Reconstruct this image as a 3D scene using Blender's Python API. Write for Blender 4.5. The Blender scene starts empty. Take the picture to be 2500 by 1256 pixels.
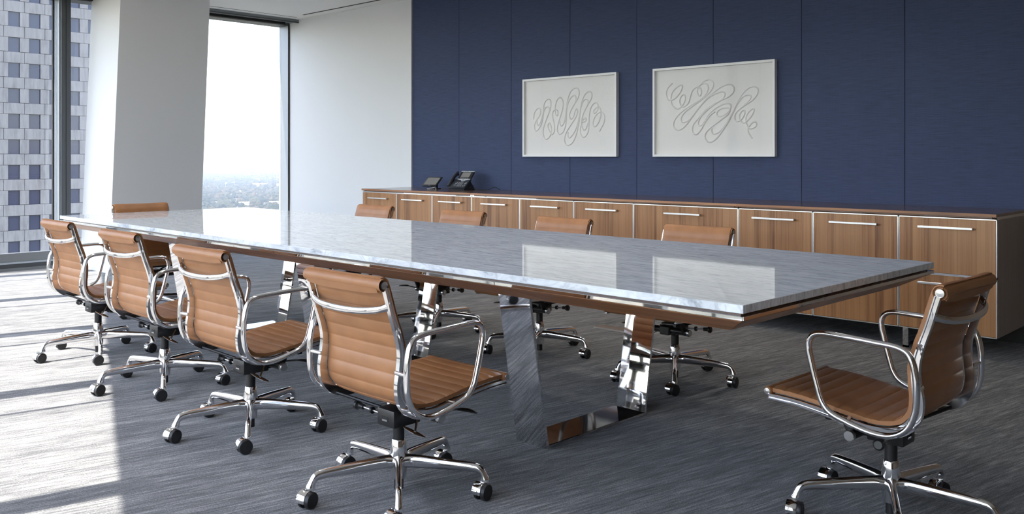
import bpy, bmesh, math, random
from mathutils import Vector, Matrix

S = bpy.context.scene
COL = S.collection
PI = math.pi
rnd = random.Random(7)

# ------------------------------------------------------------------ camera, world, sun, exposure
EYE = 1.151
cam_d = bpy.data.cameras.new('camera')
cam_d.sensor_width = 36.0
cam_d.sensor_fit = 'HORIZONTAL'
cam_d.lens = 2175.0 / 2500.0 * 36.0
cam_d.shift_y = -(628 - 383) / 2500.0
cam_d.clip_start = 0.05
cam_d.clip_end = 60000
cam = bpy.data.objects.new('camera', cam_d)
COL.objects.link(cam)
cam.location = (0, 0, EYE)
cam.rotation_euler = (math.radians(90), 0, math.radians(43.72))
S.camera = cam

SUN_T = 1.60                                   # tangent of the sun's elevation
SUN_AZ = (0.20, 0.98)                          # horizontal travel direction of the sunlight
SUN_EL = math.atan(SUN_T / math.hypot(*SUN_AZ))

world = bpy.data.worlds.new('sky')
S.world = world
world.use_nodes = True
wn = world.node_tree
wn.nodes.clear()
w_out = wn.nodes.new('ShaderNodeOutputWorld')
w_bg = wn.nodes.new('ShaderNodeBackground')
w_sky = wn.nodes.new('ShaderNodeTexSky')
w_sky.sky_type = 'NISHITA'
w_sky.sun_disc = False
w_sky.sun_elevation = SUN_EL
w_sky.sun_rotation = math.atan2(-SUN_AZ[0], -SUN_AZ[1])
w_sky.altitude = 150
w_sky.air_density = 1.0
w_sky.dust_density = 0.8
w_sky.ozone_density = 1.0
w_bg.inputs['Strength'].default_value = 0.42
w_hs = wn.nodes.new('ShaderNodeHueSaturation')
w_hs.inputs['Saturation'].default_value = 0.63
w_hs.inputs['Hue'].default_value = 0.507
wn.links.new(w_sky.outputs[0], w_hs.inputs['Color'])
wn.links.new(w_hs.outputs[0], w_bg.inputs[0])
wn.links.new(w_bg.outputs[0], w_out.inputs[0])

sun_d = bpy.data.lights.new('sun', 'SUN')
sun_d.energy = 8.0
sun_d.angle = math.radians(0.53)
sun_d.color = (1.0, 0.93, 0.84)
sun = bpy.data.objects.new('sun', sun_d)
COL.objects.link(sun)
sun.location = (-4, -10, 20)
sun.rotation_euler = Vector((SUN_AZ[0], SUN_AZ[1], -SUN_T)).to_track_quat('-Z', 'Y').to_euler()

S.view_settings.view_transform = 'Standard'
S.view_settings.look = 'None'
S.view_settings.gamma = 1.0
S.view_settings.use_curve_mapping = False
S.view_settings.exposure = 1.04
S.cycles.use_denoising = True
S.cycles.caustics_reflective = False
S.cycles.caustics_refractive = False
S.cycles.sample_clamp_indirect = 8.0
S.cycles.max_bounces = 8
S.cycles.diffuse_bounces = 4
S.cycles.glossy_bounces = 5
S.cycles.adaptive_threshold = 0.06
S.cycles.transparent_max_bounces = 16

# ------------------------------------------------------------------ materials
def new_mat(name):
    m = bpy.data.materials.new(name)
    m.use_nodes = True
    return m, m.node_tree, m.node_tree.nodes['Principled BSDF']

def N(nt, typ, **kw):
    n = nt.nodes.new(typ)
    for k, v in kw.items():
        if k.startswith('i_'):
            n.inputs[k[2:].replace('_', ' ')].default_value = v
        else:
            setattr(n, k, v)
    return n

def plain(name, col, rough=0.5, metal=0.0, spec=0.5, coat=0.0):
    m, nt, b = new_mat(name)
    b.inputs['Base Color'].default_value = (*col, 1)
    b.inputs['Roughness'].default_value = rough
    b.inputs['Metallic'].default_value = metal
    b.inputs['Specular IOR Level'].default_value = spec
    b.inputs['Coat Weight'].default_value = coat
    # faint unevenness, so that no surface is perfectly uniform
    tc = N(nt, 'ShaderNodeTexCoord')
    no = N(nt, 'ShaderNodeTexNoise', i_Scale=9.0, i_Detail=3.0)
    mr = N(nt, 'ShaderNodeMapRange')
    mr.inputs['To Min'].default_value = max(0.0, rough - 0.03)
    mr.inputs['To Max'].default_value = min(1.0, rough + 0.03)
    nt.links.new(tc.outputs['Object'], no.inputs['Vector'])
    nt.links.new(no.outputs['Fac'], mr.inputs['Value'])
    nt.links.new(mr.outputs[0], b.inputs['Roughness'])
    return m

def ramp(nt, stops):
    r = N(nt, 'ShaderNodeValToRGB')
    e = r.color_ramp.elements
    while len(e) < len(stops):
        e.new(0.5)
    for el, (p, c) in zip(e, stops):
        el.position = p
        el.color = (*c, 1)
    return r

def bump(nt, b, src, strength, dist):
    bp = N(nt, 'ShaderNodeBump')
    bp.inputs['Strength'].default_value = strength
    bp.inputs['Distance'].default_value = dist
    nt.links.new(src, bp.inputs['Height'])
    nt.links.new(bp.outputs[0], b.inputs['Normal'])

def mapped(nt, scale, rot=(0, 0, 0), coord='Object'):
    tc = N(nt, 'ShaderNodeTexCoord')
    mp = N(nt, 'ShaderNodeMapping')
    mp.inputs['Scale'].default_value = scale
    mp.inputs['Rotation'].default_value = rot
    nt.links.new(tc.outputs[coord], mp.inputs['Vector'])
    return mp.outputs[0]

def rotated(nt, ang):
    """object coordinates turned about z, unscaled"""
    return mapped(nt, (1, 1, 1), (0, 0, ang))

def scaled(nt, vec, scale):
    mp = N(nt, 'ShaderNodeMapping')
    mp.inputs['Scale'].default_value = scale
    nt.links.new(vec, mp.inputs['Vector'])
    return mp.outputs[0]

def mat_carpet():
    m, nt, b = new_mat('carpet')
    v = rotated(nt, math.atan2(SUN_AZ[0], SUN_AZ[1]))
    n1 = N(nt, 'ShaderNodeTexNoise', i_Scale=1.0, i_Detail=6.0, i_Roughness=0.72)
    nt.links.new(scaled(nt, v, (85, 5.5, 1)), n1.inputs['Vector'])
    n2 = N(nt, 'ShaderNodeTexNoise', i_Scale=1.0, i_Detail=3.0, i_Roughness=0.7)
    nt.links.new(scaled(nt, v, (320, 170, 1)), n2.inputs['Vector'])
    n3 = N(nt, 'ShaderNodeTexNoise', i_Scale=1.0, i_Detail=2.0)
    nt.links.new(scaled(nt, v, (14, 0.9, 1)), n3.inputs['Vector'])
    a = N(nt, 'ShaderNodeMath', operation='MULTIPLY_ADD')
    a.inputs[1].default_value = 0.50
    nt.links.new(n1.outputs['Fac'], a.inputs[0])
    c = N(nt, 'ShaderNodeMath', operation='MULTIPLY')
    c.inputs[1].default_value = 0.42
    nt.links.new(n2.outputs['Fac'], c.inputs[0])
    nt.links.new(c.outputs[0], a.inputs[2])
    d = N(nt, 'ShaderNodeMath', operation='MULTIPLY_ADD')
    d.inputs[1].default_value = 0.14
    nt.links.new(n3.outputs['Fac'], d.inputs[0])
    nt.links.new(a.outputs[0], d.inputs[2])
    r = ramp(nt, [(0.41, (0.046, 0.047, 0.050)), (0.535, (0.178, 0.182, 0.186)), (0.645, (0.47, 0.468, 0.46))])
    nt.links.new(d.outputs[0], r.inputs[0])
    nt.links.new(r.outputs[0], b.inputs['Base Color'])
    b.inputs['Roughness'].default_value = 0.95
    b.inputs['Specular IOR Level'].default_value = 0.15
    b.inputs['Sheen Weight'].default_value = 0.15
    bump(nt, b, d.outputs[0], 0.7, 0.006)
    return m

def mat_marble():
    m, nt, b = new_mat('carrara_marble')
    v = rotated(nt, 0.10)
    n1 = N(nt, 'ShaderNodeTexNoise', i_Scale=1.0, i_Detail=9.0, i_Roughness=0.68, i_Distortion=0.9)
    nt.links.new(scaled(nt, v, (6.0, 42, 16)), n1.inputs['Vector'])
    n2 = N(nt, 'ShaderNodeTexNoise', i_Scale=1.0, i_Detail=6.0, i_Roughness=0.6, i_Distortion=1.6)
    nt.links.new(scaled(nt, v, (3.0, 11.0, 5)), n2.inputs['Vector'])
    s = N(nt, 'ShaderNodeMath', operation='SUBTRACT')
    s.inputs[1].default_value = 0.5
    nt.links.new(n2.outputs['Fac'], s.inputs[0])
    ab = N(nt, 'ShaderNodeMath', operation='ABSOLUTE')
    nt.links.new(s.outputs[0], ab.inputs[0])
    vein = ramp(nt, [(0.0, (0.55, 0.55, 0.55)), (0.035, (1, 1, 1))])
    nt.links.new(ab.outputs[0], vein.inputs[0])
    cloud = ramp(nt, [(0.27, (0.32, 0.36, 0.41)), (0.42, (0.735, 0.775, 0.80)), (0.58, (0.91, 0.945, 0.96))])
    nt.links.new(n1.outputs['Fac'], cloud.inputs[0])
    mx = N(nt, 'ShaderNodeMixRGB', blend_type='MULTIPLY')
    mx.inputs[0].default_value = 0.45
    nt.links.new(cloud.outputs[0], mx.inputs[1])
    nt.links.new(vein.outputs[0], mx.inputs[2])
    nt.links.new(mx.outputs[0], b.inputs['Base Color'])
    b.inputs['Roughness'].default_value = 0.035
    b.inputs['IOR'].default_value = 1.6
    return m

def mat_veneer(name, dark, mid, light, axis='x', rough=0.38, coat=0.1):
    """straight-grained veneer laid in narrow strips; grain runs along z (axis='x') or x (axis='z')"""
    m, nt, b = new_mat(name)
    tc = N(nt, 'ShaderNodeTexCoord')
    oi = N(nt, 'ShaderNodeObjectInfo')
    off = N(nt, 'ShaderNodeVectorMath', operation='MULTIPLY_ADD')
    off.inputs[1].default_value = (1, 1, 1)
    nt.links.new(tc.outputs['Object'], off.inputs[0])
    rv = N(nt, 'ShaderNodeCombineXYZ')
    mul = N(nt, 'ShaderNodeMath', operation='MULTIPLY')
    mul.inputs[1].default_value = 17.3
    nt.links.new(oi.outputs['Random'], mul.inputs[0])
    for k in range(3):
        nt.links.new(mul.outputs[0], rv.inputs[k])
    nt.links.new(rv.outputs[0], off.inputs[2])
    vec = off.outputs[0]
    sp = N(nt, 'ShaderNodeSeparateXYZ')
    nt.links.new(vec, sp.inputs[0])
    across = sp.outputs[0] if axis == 'x' else sp.outputs[1]
    # strip index -> tone
    st = N(nt, 'ShaderNodeMath', operation='MULTIPLY')
    st.inputs[1].default_value = 20.0
    nt.links.new(across, st.inputs[0])
    fl = N(nt, 'ShaderNodeMath', operation='FLOOR')
    nt.links.new(st.outputs[0], fl.inputs[0])
    wh = N(nt, 'ShaderNodeTexWhiteNoise', noise_dimensions='1D')
    nt.links.new(fl.outputs[0], wh.inputs['W'])
    g = N(nt, 'ShaderNodeTexNoise', i_Scale=1.0, i_Detail=5.0, i_Roughness=0.65)
    sc = (70, 70, 1.6) if axis == 'x' else (1.6, 70, 70)
    nt.links.new(scaled(nt, vec, sc), g.inputs['Vector'])
    g2 = N(nt, 'ShaderNodeTexNoise', i_Scale=1.0, i_Detail=2.0, i_Roughness=0.5)
    sc = (22, 22, 0.35) if axis == 'x' else (0.35, 22, 22)
    nt.links.new(scaled(nt, vec, sc), g2.inputs['Vector'])
    a = N(nt, 'ShaderNodeMath', operation='MULTIPLY_ADD')
    a.inputs[1].default_value = 0.20
    nt.links.new(wh.outputs['Value'], a.inputs[0])
    c = N(nt, 'ShaderNodeMath', operation='MULTIPLY_ADD')
    c.inputs[1].default_value = 0.52
    nt.links.new(g.outputs['Fac'], c.inputs[0])
    nt.links.new(a.outputs[0], c.inputs[2])
    d = N(nt, 'ShaderNodeMath', operation='MULTIPLY')
    d.inputs[1].default_value = 0.22
    nt.links.new(g2.outputs['Fac'], d.inputs[0])
    nt.links.new(d.outputs[0], a.inputs[2])
    r = ramp(nt, [(0.30, dark), (0.44, mid), (0.68, light)])
    nt.links.new(c.outputs[0], r.inputs[0])
    # thin dark vein where a strip begins
    fr = N(nt, 'ShaderNodeMath', operation='FRACT')
    nt.links.new(st.outputs[0], fr.inputs[0])
    ln = ramp(nt, [(0.0, (0.22, 0.19, 0.17)), (0.05, (1, 1, 1))])
    nt.links.new(fr.outputs[0], ln.inputs[0])
    wh2 = N(nt, 'ShaderNodeTexWhiteNoise', noise_dimensions='1D')
    ad = N(nt, 'ShaderNodeMath', operation='ADD')
    ad.inputs[1].default_value = 31.7
    nt.links.new(fl.outputs[0], ad.inputs[0])
    nt.links.new(ad.outputs[0], wh2.inputs['W'])
    mx = N(nt, 'ShaderNodeMixRGB', blend_type='MULTIPLY')
    m2 = N(nt, 'ShaderNodeMapRange')
    m2.inputs['To Min'].default_value = 0.30
    nt.links.new(wh2.outputs['Value'], m2.inputs['Value'])
    nt.links.new(m2.outputs[0], mx.inputs[0])
    nt.links.new(r.outputs[0], mx.inputs[1])
    nt.links.new(ln.outputs[0], mx.inputs[2])
    nt.links.new(mx.outputs[0], b.inputs['Base Color'])
    b.inputs['Roughness'].default_value = rough
    b.inputs['Coat Weight'].default_value = coat
    b.inputs['Coat Roughness'].default_value = 0.15
    bump(nt, b, g.outputs['Fac'], 0.06, 0.002)
    return m

def mat_leather():
    m, nt, b = new_mat('tan_leather')
    v = mapped(nt, (1, 1, 1))
    vo = N(nt, 'ShaderNodeTexNoise', i_Scale=420.0, i_Detail=3.0)
    nt.links.new(v, vo.inputs['Vector'])
    n1 = N(nt, 'ShaderNodeTexNoise', i_Scale=11.0, i_Detail=4.0)
    nt.links.new(v, n1.inputs['Vector'])
    r = ramp(nt, [(0.3, (0.33, 0.145, 0.058)), (0.7, (0.405, 0.186, 0.077))])
    nt.links.new(n1.outputs['Fac'], r.inputs[0])
    nt.links.new(r.outputs[0], b.inputs['Base Color'])
    b.inputs['Roughness'].default_value = 0.42
    b.inputs['Specular IOR Level'].default_value = 0.45
    bump(nt, b, vo.outputs['Fac'], 0.08, 0.001)
    return m

def mat_fabric_wall():
    m, nt, b = new_mat('navy_grasscloth')
    v = mapped(nt, (1, 1, 1))
    n1 = N(nt, 'ShaderNodeTexNoise', i_Scale=1.0, i_Detail=5.0, i_Roughness=0.7)
    nt.links.new(scaled(nt, v, (7, 7, 210)), n1.inputs['Vector'])
    n2 = N(nt, 'ShaderNodeTexNoise', i_Scale=1.0, i_Detail=2.0)
    nt.links.new(scaled(nt, v, (160, 160, 3)), n2.inputs['Vector'])
    r = ramp(nt, [(0.28, (0.030, 0.042, 0.080)), (0.5, (0.050, 0.069, 0.136)), (0.74, (0.067, 0.092, 0.180))])
    a = N(nt, 'ShaderNodeMath', operation='MULTIPLY_ADD')
    a.inputs[1].default_value = 0.90
    c = N(nt, 'ShaderNodeMath', operation='MULTIPLY')
    c.inputs[1].default_value = 0.10
    nt.links.new(n1.outputs['Fac'], a.inputs[0])
    nt.links.new(n2.outputs['Fac'], c.inputs[0])
    nt.links.new(c.outputs[0], a.inputs[2])
    nt.links.new(a.outputs[0], r.inputs[0])
    nt.links.new(r.outputs[0], b.inputs['Base Color'])
    b.inputs['Roughness'].default_value = 0.75
    b.inputs['Specular IOR Level'].default_value = 0.3
    bump(nt, b, n1.outputs['Fac'], 0.25, 0.002)
    return m

def mat_paint(name, col, rough=0.6):
    m, nt, b = new_mat(name)
    v = mapped(nt, (1, 1, 1))
    n1 = N(nt, 'ShaderNodeTexNoise', i_Scale=140.0, i_Detail=2.0)
    nt.links.new(v, n1.inputs['Vector'])
    n2 = N(nt, 'ShaderNodeTexNoise', i_Scale=0.8, i_Detail=2.0)
    nt.links.new(v, n2.inputs['Vector'])
    r = ramp(nt, [(0.3, tuple(c * 0.985 for c in col)), (0.7, col)])
    nt.links.new(n2.outputs['Fac'], r.inputs[0])
    nt.links.new(r.outputs[0], b.inputs['Base Color'])
    b.inputs['Roughness'].default_value = rough
    bump(nt, b, n1.outputs['Fac'], 0.03, 0.001)
    return m

def mat_thin_glass(name, tint=(1, 1, 1), refl=0.10, rough=0.0):
    """a single sheet: lets light straight through, reflects more at a grazing angle"""
    m = bpy.data.materials.new(name)
    m.use_nodes = True
    nt = m.node_tree
    nt.nodes.clear()
    o = N(nt, 'ShaderNodeOutputMaterial')
    t = N(nt, 'ShaderNodeBsdfTransparent')
    t.inputs[0].default_value = (*tint, 1)
    g = N(nt, 'ShaderNodeBsdfGlossy')
    g.inputs['Roughness'].default_value = rough
    geo = N(nt, 'ShaderNodeNewGeometry')
    dot = N(nt, 'ShaderNodeVectorMath', operation='DOT_PRODUCT')
    nt.links.new(geo.outputs['Incoming'], dot.inputs[0])
    nt.links.new(geo.outputs['Normal'], dot.inputs[1])
    ab = N(nt, 'ShaderNodeMath', operation='ABSOLUTE')
    nt.links.new(dot.outputs['Value'], ab.inputs[0])
    inv = N(nt, 'ShaderNodeMath', operation='SUBTRACT')
    inv.inputs[0].default_value = 1.0
    nt.links.new(ab.outputs[0], inv.inputs[1])
    pw = N(nt, 'ShaderNodeMath', operation='POWER')
    pw.inputs[1].default_value = 5.0
    nt.links.new(inv.outputs[0], pw.inputs[0])
    mr = N(nt, 'ShaderNodeMath', operation='MULTIPLY_ADD')
    mr.inputs[1].default_value = 1.0 - refl
    mr.inputs[2].default_value = refl
    nt.links.new(pw.outputs[0], mr.inputs[0])
    mix = N(nt, 'ShaderNodeMixShader')
    nt.links.new(mr.outputs[0], mix.inputs[0])
    nt.links.new(t.outputs[0], mix.inputs[1])
    nt.links.new(g.outputs[0], mix.inputs[2])
    nt.links.new(mix.outputs[0], o.inputs[0])
    return m

def mat_metal(name, col, rough, aniso=0.0):
    m = plain(name, col, rough, metal=1.0)
    m.node_tree.nodes['Principled BSDF'].inputs['Anisotropic'].default_value = aniso
    return m

def mat_concrete():
    m, nt, b = new_mat('precast_concrete')
    v = mapped(nt, (1, 1, 1), coord='Object')
    geo = N(nt, 'ShaderNodeNewGeometry')
    n1 = N(nt, 'ShaderNodeTexNoise', i_Scale=1.0, i_Detail=5.0, i_Roughness=0.7)
    nt.links.new(scaled(nt, geo.outputs['Position'], (1.4, 1.4, 0.25)), n1.inputs['Vector'])
    r = ramp(nt, [(0.25, (0.16, 0.154, 0.156)), (0.5, (0.265, 0.256, 0.256)), (0.75, (0.32, 0.31, 0.308))])
    nt.links.new(n1.outputs['Fac'], r.inputs[0])
    nt.links.new(r.outputs[0], b.inputs['Base Color'])
    b.inputs['Roughness'].default_value = 0.85
    return m

def mat_ground():
    m, nt, b = new_mat('wooded_suburb')
    geo = N(nt, 'ShaderNodeNewGeometry')
    n1 = N(nt, 'ShaderNodeTexNoise', i_Scale=0.012, i_Detail=8.0, i_Roughness=0.7)
    nt.links.new(geo.outputs['Position'], n1.inputs['Vector'])
    r = ramp(nt, [(0.32, (0.05, 0.056, 0.05)), (0.5, (0.105, 0.108, 0.09)), (0.62, (0.17, 0.155, 0.125)), (0.75, (0.34, 0.33, 0.32))])
    nt.links.new(n1.outputs['Fac'], r.inputs[0])
    nt.links.new(r.outputs[0], b.inputs['Base Color'])
    b.inputs['Roughness'].default_value = 1.0
    b.inputs['Specular IOR Level'].default_value = 0.0
    return m

def mat_trees():
    m, nt, b = new_mat('tree_crowns')
    geo = N(nt, 'ShaderNodeNewGeometry')
    r = ramp(nt, [(0.0, (0.012, 0.017, 0.014)), (0.35, (0.022, 0.029, 0.020)), (0.65, (0.042, 0.046, 0.028)), (0.85, (0.075, 0.056, 0.034)), (1.0, (0.11, 0.068, 0.044))])
    n1 = N(nt, 'ShaderNodeTexNoise', i_Scale=0.02, i_Detail=4.0, i_Roughness=0.8)
    nt.links.new(geo.outputs['Position'], n1.inputs['Vector'])
    ad = N(nt, 'ShaderNodeMath', operation='MULTIPLY_ADD')
    ad.inputs[1].default_value = 0.7
    nt.links.new(geo.outputs['Random Per Island'], ad.inputs[0])
    mu = N(nt, 'ShaderNodeMath', operation='MULTIPLY')
    mu.inputs[1].default_value = 0.3
    nt.links.new(n1.outputs['Fac'], mu.inputs[0])
    nt.links.new(mu.outputs[0], ad.inputs[2])
    nt.links.new(ad.outputs[0], r.inputs[0])
    nt.links.new(r.outputs[0], b.inputs['Base Color'])
    b.inputs['Roughness'].default_value = 1.0
    b.inputs['Specular IOR Level'].default_value = 0.0
    return m

def mat_fill_lens():  # glowing lens of the added ceiling fill lamps
    m, nt, b = new_mat('fill_lens')
    b.inputs['Base Color'].default_value = (0.9, 0.88, 0.84, 1)
    b.inputs['Emission Color'].default_value = (1.0, 0.94, 0.87, 1)
    b.inputs['Emission Strength'].default_value = 6.0
    return m

M = dict(
    lamp=mat_fill_lens(),
    carpet=mat_carpet(),
    brownwall=mat_paint('brown_wall_covering', (0.20, 0.145, 0.105)),
    bar_reflection=plain('black_bar_reflection', (0.008, 0.008, 0.009), 0.06),
    marble=mat_marble(),
    veneer=mat_veneer('walnut_veneer', (0.180, 0.072, 0.024), (0.375, 0.170, 0.063), (0.485, 0.250, 0.104)),
    veneer_len=mat_veneer('walnut_edge', (0.19, 0.080, 0.032), (0.36, 0.155, 0.064), (0.46, 0.215, 0.095), axis='z', coat=0.25),
    veneer_top=mat_veneer('walnut_worktop', (0.075, 0.036, 0.022), (0.13, 0.065, 0.042), (0.18, 0.095, 0.062), axis='z', rough=0.22, coat=0.5),
    end_panel=mat_veneer('grey_brown_end_panel', (0.29, 0.25, 0.225), (0.37, 0.325, 0.295), (0.42, 0.37, 0.335)),
    leather=mat_leather(),
    fabric=mat_fabric_wall(),
    white=mat_paint('white_wall_paint', (0.80, 0.80, 0.79)),
    column=mat_paint('white_column_paint', (0.80, 0.795, 0.78)),
    ceil=mat_paint('white_ceiling_paint', (0.84, 0.83, 0.815), 0.8),
    chrome=mat_metal('polished_chrome', (0.90, 0.90, 0.91), 0.03),
    alu=mat_metal('polished_aluminium', (0.86, 0.86, 0.87), 0.10),
    satin=mat_metal('satin_aluminium', (0.80, 0.81, 0.82), 0.30),
    steel=mat_metal('brushed_steel', (0.62, 0.62, 0.62), 0.28, 0.3),
    black=plain('black_plastic', (0.012, 0.012, 0.013), 0.38),
    rubber=plain('caster_rubber', (0.014, 0.014, 0.015), 0.45),
    dark=plain('charcoal_metal', (0.075, 0.082, 0.088), 0.42),
    frame_grey=plain('grey_window_metal', (0.20, 0.21, 0.215), 0.40),
    frame_light=plain('pale_anodised_metal', (0.42, 0.46, 0.50), 0.35),
    slot=plain('diffuser_black', (0.010, 0.010, 0.010), 0.7),
    glass=mat_thin_glass('window_glass', (0.975, 0.98, 0.985), 0.05),
    picglass=mat_thin_glass('picture_glass', (0.99, 0.99, 0.99), 0.005),
    white_frame=plain('white_lacquer', (0.80, 0.80, 0.80), 0.35),
    paper=mat_paint('cotton_paper', (0.80, 0.79, 0.765), 0.9),
    concrete=mat_concrete(),
    joint=plain('dark_joint', (0.10, 0.098, 0.10), 0.9),
    towerglass=plain('tower_glass', (0.060, 0.068, 0.110), 0.08, spec=0.4),
    ground=mat_ground(),
    trees=mat_trees(),
    roof=plain('pale_roof', (0.42, 0.41, 0.40), 0.8),
    brick=plain('pink_stucco', (0.34, 0.26, 0.22), 0.8),
    phone=plain('charcoal_phone_plastic', (0.045, 0.05, 0.06), 0.35),
    phone_key=plain('grey_key_plastic', (0.32, 0.34, 0.36), 0.4),
    silver=plain('silver_plastic', (0.62, 0.64, 0.66), 0.28, metal=0.3),
    screen=plain('grey_screen', (0.23, 0.22, 0.20), 0.12),
    plate=plain('floor_plate_metal', (0.30, 0.285, 0.27), 0.35, metal=0.6),
)

# ------------------------------------------------------------------ mesh helpers
class MB:
    """collects shapes, builds ONE mesh object"""
    def __init__(self):
        self.v, self.f = [], []

    def add(self, vs, fs, mtx=None):
        o = len(self.v)
        for p in vs:
            p = Vector(p)
            self.v.append(tuple(mtx @ p if mtx else p))
        self.f += [tuple(i + o for i in q) for q in fs]
        return self

    def box(self, x0, x1, y0, y1, z0, z1, mtx=None):
        vs = [(x0, y0, z0), (x1, y0, z0), (x1, y1, z0), (x0, y1, z0), (x0, y0, z1), (x1, y0, z1), (x1, y1, z1), (x0, y1, z1)]
        fs = [(3, 2, 1, 0), (4, 5, 6, 7), (0, 1, 5, 4), (1, 2, 6, 5), (2, 3, 7, 6), (3, 0, 4, 7)]
        return self.add(vs, fs, mtx)

    def cbox(self, x0, x1, y0, y1, z0, z1, b=0.003, seg=1, mtx=None):
        bm = bmesh.new()
        bmesh.ops.create_cube(bm, size=1)
        for q in bm.verts:
            q.co = Vector(((x0 + x1) / 2 + q.co.x * (x1 - x0), (y0 + y1) / 2 + q.co.y * (y1 - y0), (z0 + z1) / 2 + q.co.z * (z1 - z0)))
        b = min(b, 0.49 * min(x1 - x0, y1 - y0, z1 - z0))
        bmesh.ops.bevel(bm, geom=list(bm.edges), offset=b, segments=seg, profile=0.5, affect='EDGES')
        bm.verts.index_update()
        self.add([q.co for q in bm.verts], [tuple(q.index for q in f.verts) for f in bm.faces], mtx)
        bm.free()
        return self

    def prism(self, poly, h0, h1, mtx=None):
        """polygon in xy extruded along z"""
        n = len(poly)
        vs = [(x, y, h0) for x, y in poly] + [(x, y, h1) for x, y in poly]
        fs = [tuple(range(n - 1, -1, -1)), tuple(range(n, 2 * n))]
        fs += [(i, (i + 1) % n, n + (i + 1) % n, n + i) for i in range(n)]
        return self.add(vs, fs, mtx)

    def rings(self, rings, closed=False, caps=True):
        n = len(rings[0])
        vs = [p for r in rings for p in r]
        fs = []
        m = len(rings)
        for j in range(m if closed else m - 1):
            a, b = j * n, ((j + 1) % m) * n
            for i in range(n):
                k = (i + 1) % n
                fs.append((a + i, a + k, b + k, b + i))
        if caps and not closed:
            fs.append(tuple(range(n - 1, -1, -1)))
            fs.append(tuple(range((m - 1) * n, m * n)))
        return self.add(vs, fs)

    def cyl(self, p0, p1, r0, r1=None, n=20, caps=True):
        return self.tube([p0, p1], [r0, r0 if r1 is None else r1], n, caps)

    def tube(self, pts, radii, n=12, caps=True, closed=False, flat=None):
        """round (or, with flat=(ratio, axis), flattened) tube along points"""
        pts = [Vector(p) for p in pts]
        if not hasattr(radii, '__len__'):
            radii = [radii] * len(pts)
        m = len(pts)
        rings = []
        up = None
        for i, p in enumerate(pts):
            if closed:
                t = pts[(i + 1) % m] - pts[i - 1]
            else:
                t = pts[min(i + 1, m - 1)] - pts[max(i - 1, 0)]
            t.normalize()
            if flat:
                up = Vector(flat[1])
            elif up is None:
                up = Vector((0, 0, 1)) if abs(t.z) < 0.9 else Vector((1, 0, 0))
            side = t.cross(up).normalized()
            u2 = side.cross(t).normalized()
            if not flat:
                up = u2
            r = radii[i]
            q = flat[0] if flat else 1.0
            rings.append([tuple(p + side * (r * math.cos(2 * PI * k / n)) + u2 * (r * q * math.sin(2 * PI * k / n))) for k in range(n)])
        return self.rings(rings, closed, caps)

    def lathe(self, prof, n=24, axis=(0, 0, 0), mtx=None):
        rings = [[(axis[0] + r * math.cos(2 * PI * k / n), axis[1] + r * math.sin(2 * PI * k / n), axis[2] + z) for k in range(n)] for r, z in prof]
        o = MB()
        o.rings(rings)
        return self.add(o.v, o.f, mtx)

    def mesh(self, name, smooth=35):
        me = bpy.data.meshes.new(name)
        me.from_pydata(self.v, [], self.f)
        bm = bmesh.new()
        bm.from_mesh(me)
        bmesh.ops.recalc_face_normals(bm, faces=list(bm.faces))
        bm.to_mesh(me)
        bm.free()
        if smooth:
            me.shade_smooth()
            me.set_sharp_from_angle(angle=math.radians(smooth))
        return me

    def build(self, name, mat, parent=None, smooth=35):
        return link(name, self.mesh(name, smooth), mat, parent)

def link(name, me, mat=None, parent=None):
    o = bpy.data.objects.new(name, me)
    if mat is not None and me is not None and not me.materials:
        me.materials.append(M[mat] if isinstance(mat, str) else mat)
    COL.objects.link(o)
    if parent is not None:
        o.parent = parent
    return o

def empty(name, loc=(0, 0, 0), rz=0.0, parent=None):
    o = bpy.data.objects.new(name, None)
    o.empty_display_size = 0.1
    COL.objects.link(o)
    o.location = loc
    o.rotation_euler = (0, 0, rz)
    if parent is not None:
        o.parent = parent
    return o

def tag(o, label, cat, group=None, kind=None):
    o['label'] = label
    o['category'] = cat
    if group:
        o['group'] = group
    if kind:
        o['kind'] = kind
    return o

def copy_tree(o, parent=None):
    c = o.copy()
    COL.objects.link(c)
    c.parent = parent
    for ch in list(o.children):
        copy_tree(ch, c)
    return c

def spline(pts, per=8, closed=False):
    """Catmull-Rom through the points"""
    P = [Vector(p) for p in pts]
    n = len(P)
    out = []
    for i in range(n if closed else n - 1):
        if closed:
            a, b, c, d = P[i - 1], P[i], P[(i + 1) % n], P[(i + 2) % n]
        else:
            a, b, c, d = P[max(i - 1, 0)], P[i], P[i + 1], P[min(i + 2, n - 1)]
        for k in range(per):
            t = k / per
            out.append(0.5 * ((2 * b) + (c - a) * t + (2 * a - 5 * b + 4 * c - d) * t * t + (3 * b - a - 3 * c + d) * t ** 3))
    if not closed:
        out.append(P[-1])
    return out

def resample(pts, n):
    L = [0.0]
    for a, b in zip(pts, pts[1:]):
        L.append(L[-1] + (b - a).length)
    out = []
    j = 0
    for i in range(n):
        s = L[-1] * i / (n - 1)
        while j < len(L) - 2 and L[j + 1] < s:
            j += 1
        t = (s - L[j]) / max(1e-9, L[j + 1] - L[j])
        out.append(pts[j].lerp(pts[j + 1], min(1, t)))
    return out, L[-1]

# ------------------------------------------------------------------ the room
YW = 6.13              # face of the fabric panels
XW = -9.85             # plane of the end glazing
ZC = 2.842             # ceiling
XE = 3.2               # wall behind the camera
W0 = Vector((XW, 2.061, 0))                    # foot of the angled glazing
WD = Vector((0.9335, -0.3584, 0))
WN = Vector((0.3584, 0.9335, 0))               # into the room
W_ANG = math.atan2(WD.y, WD.x)
S_END = 13.98          # where the angled wall meets the wall behind the camera
S_GLASS = 11.6          # glazing runs this far, then plaster
W1 = W0 + WD * S_END

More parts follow.
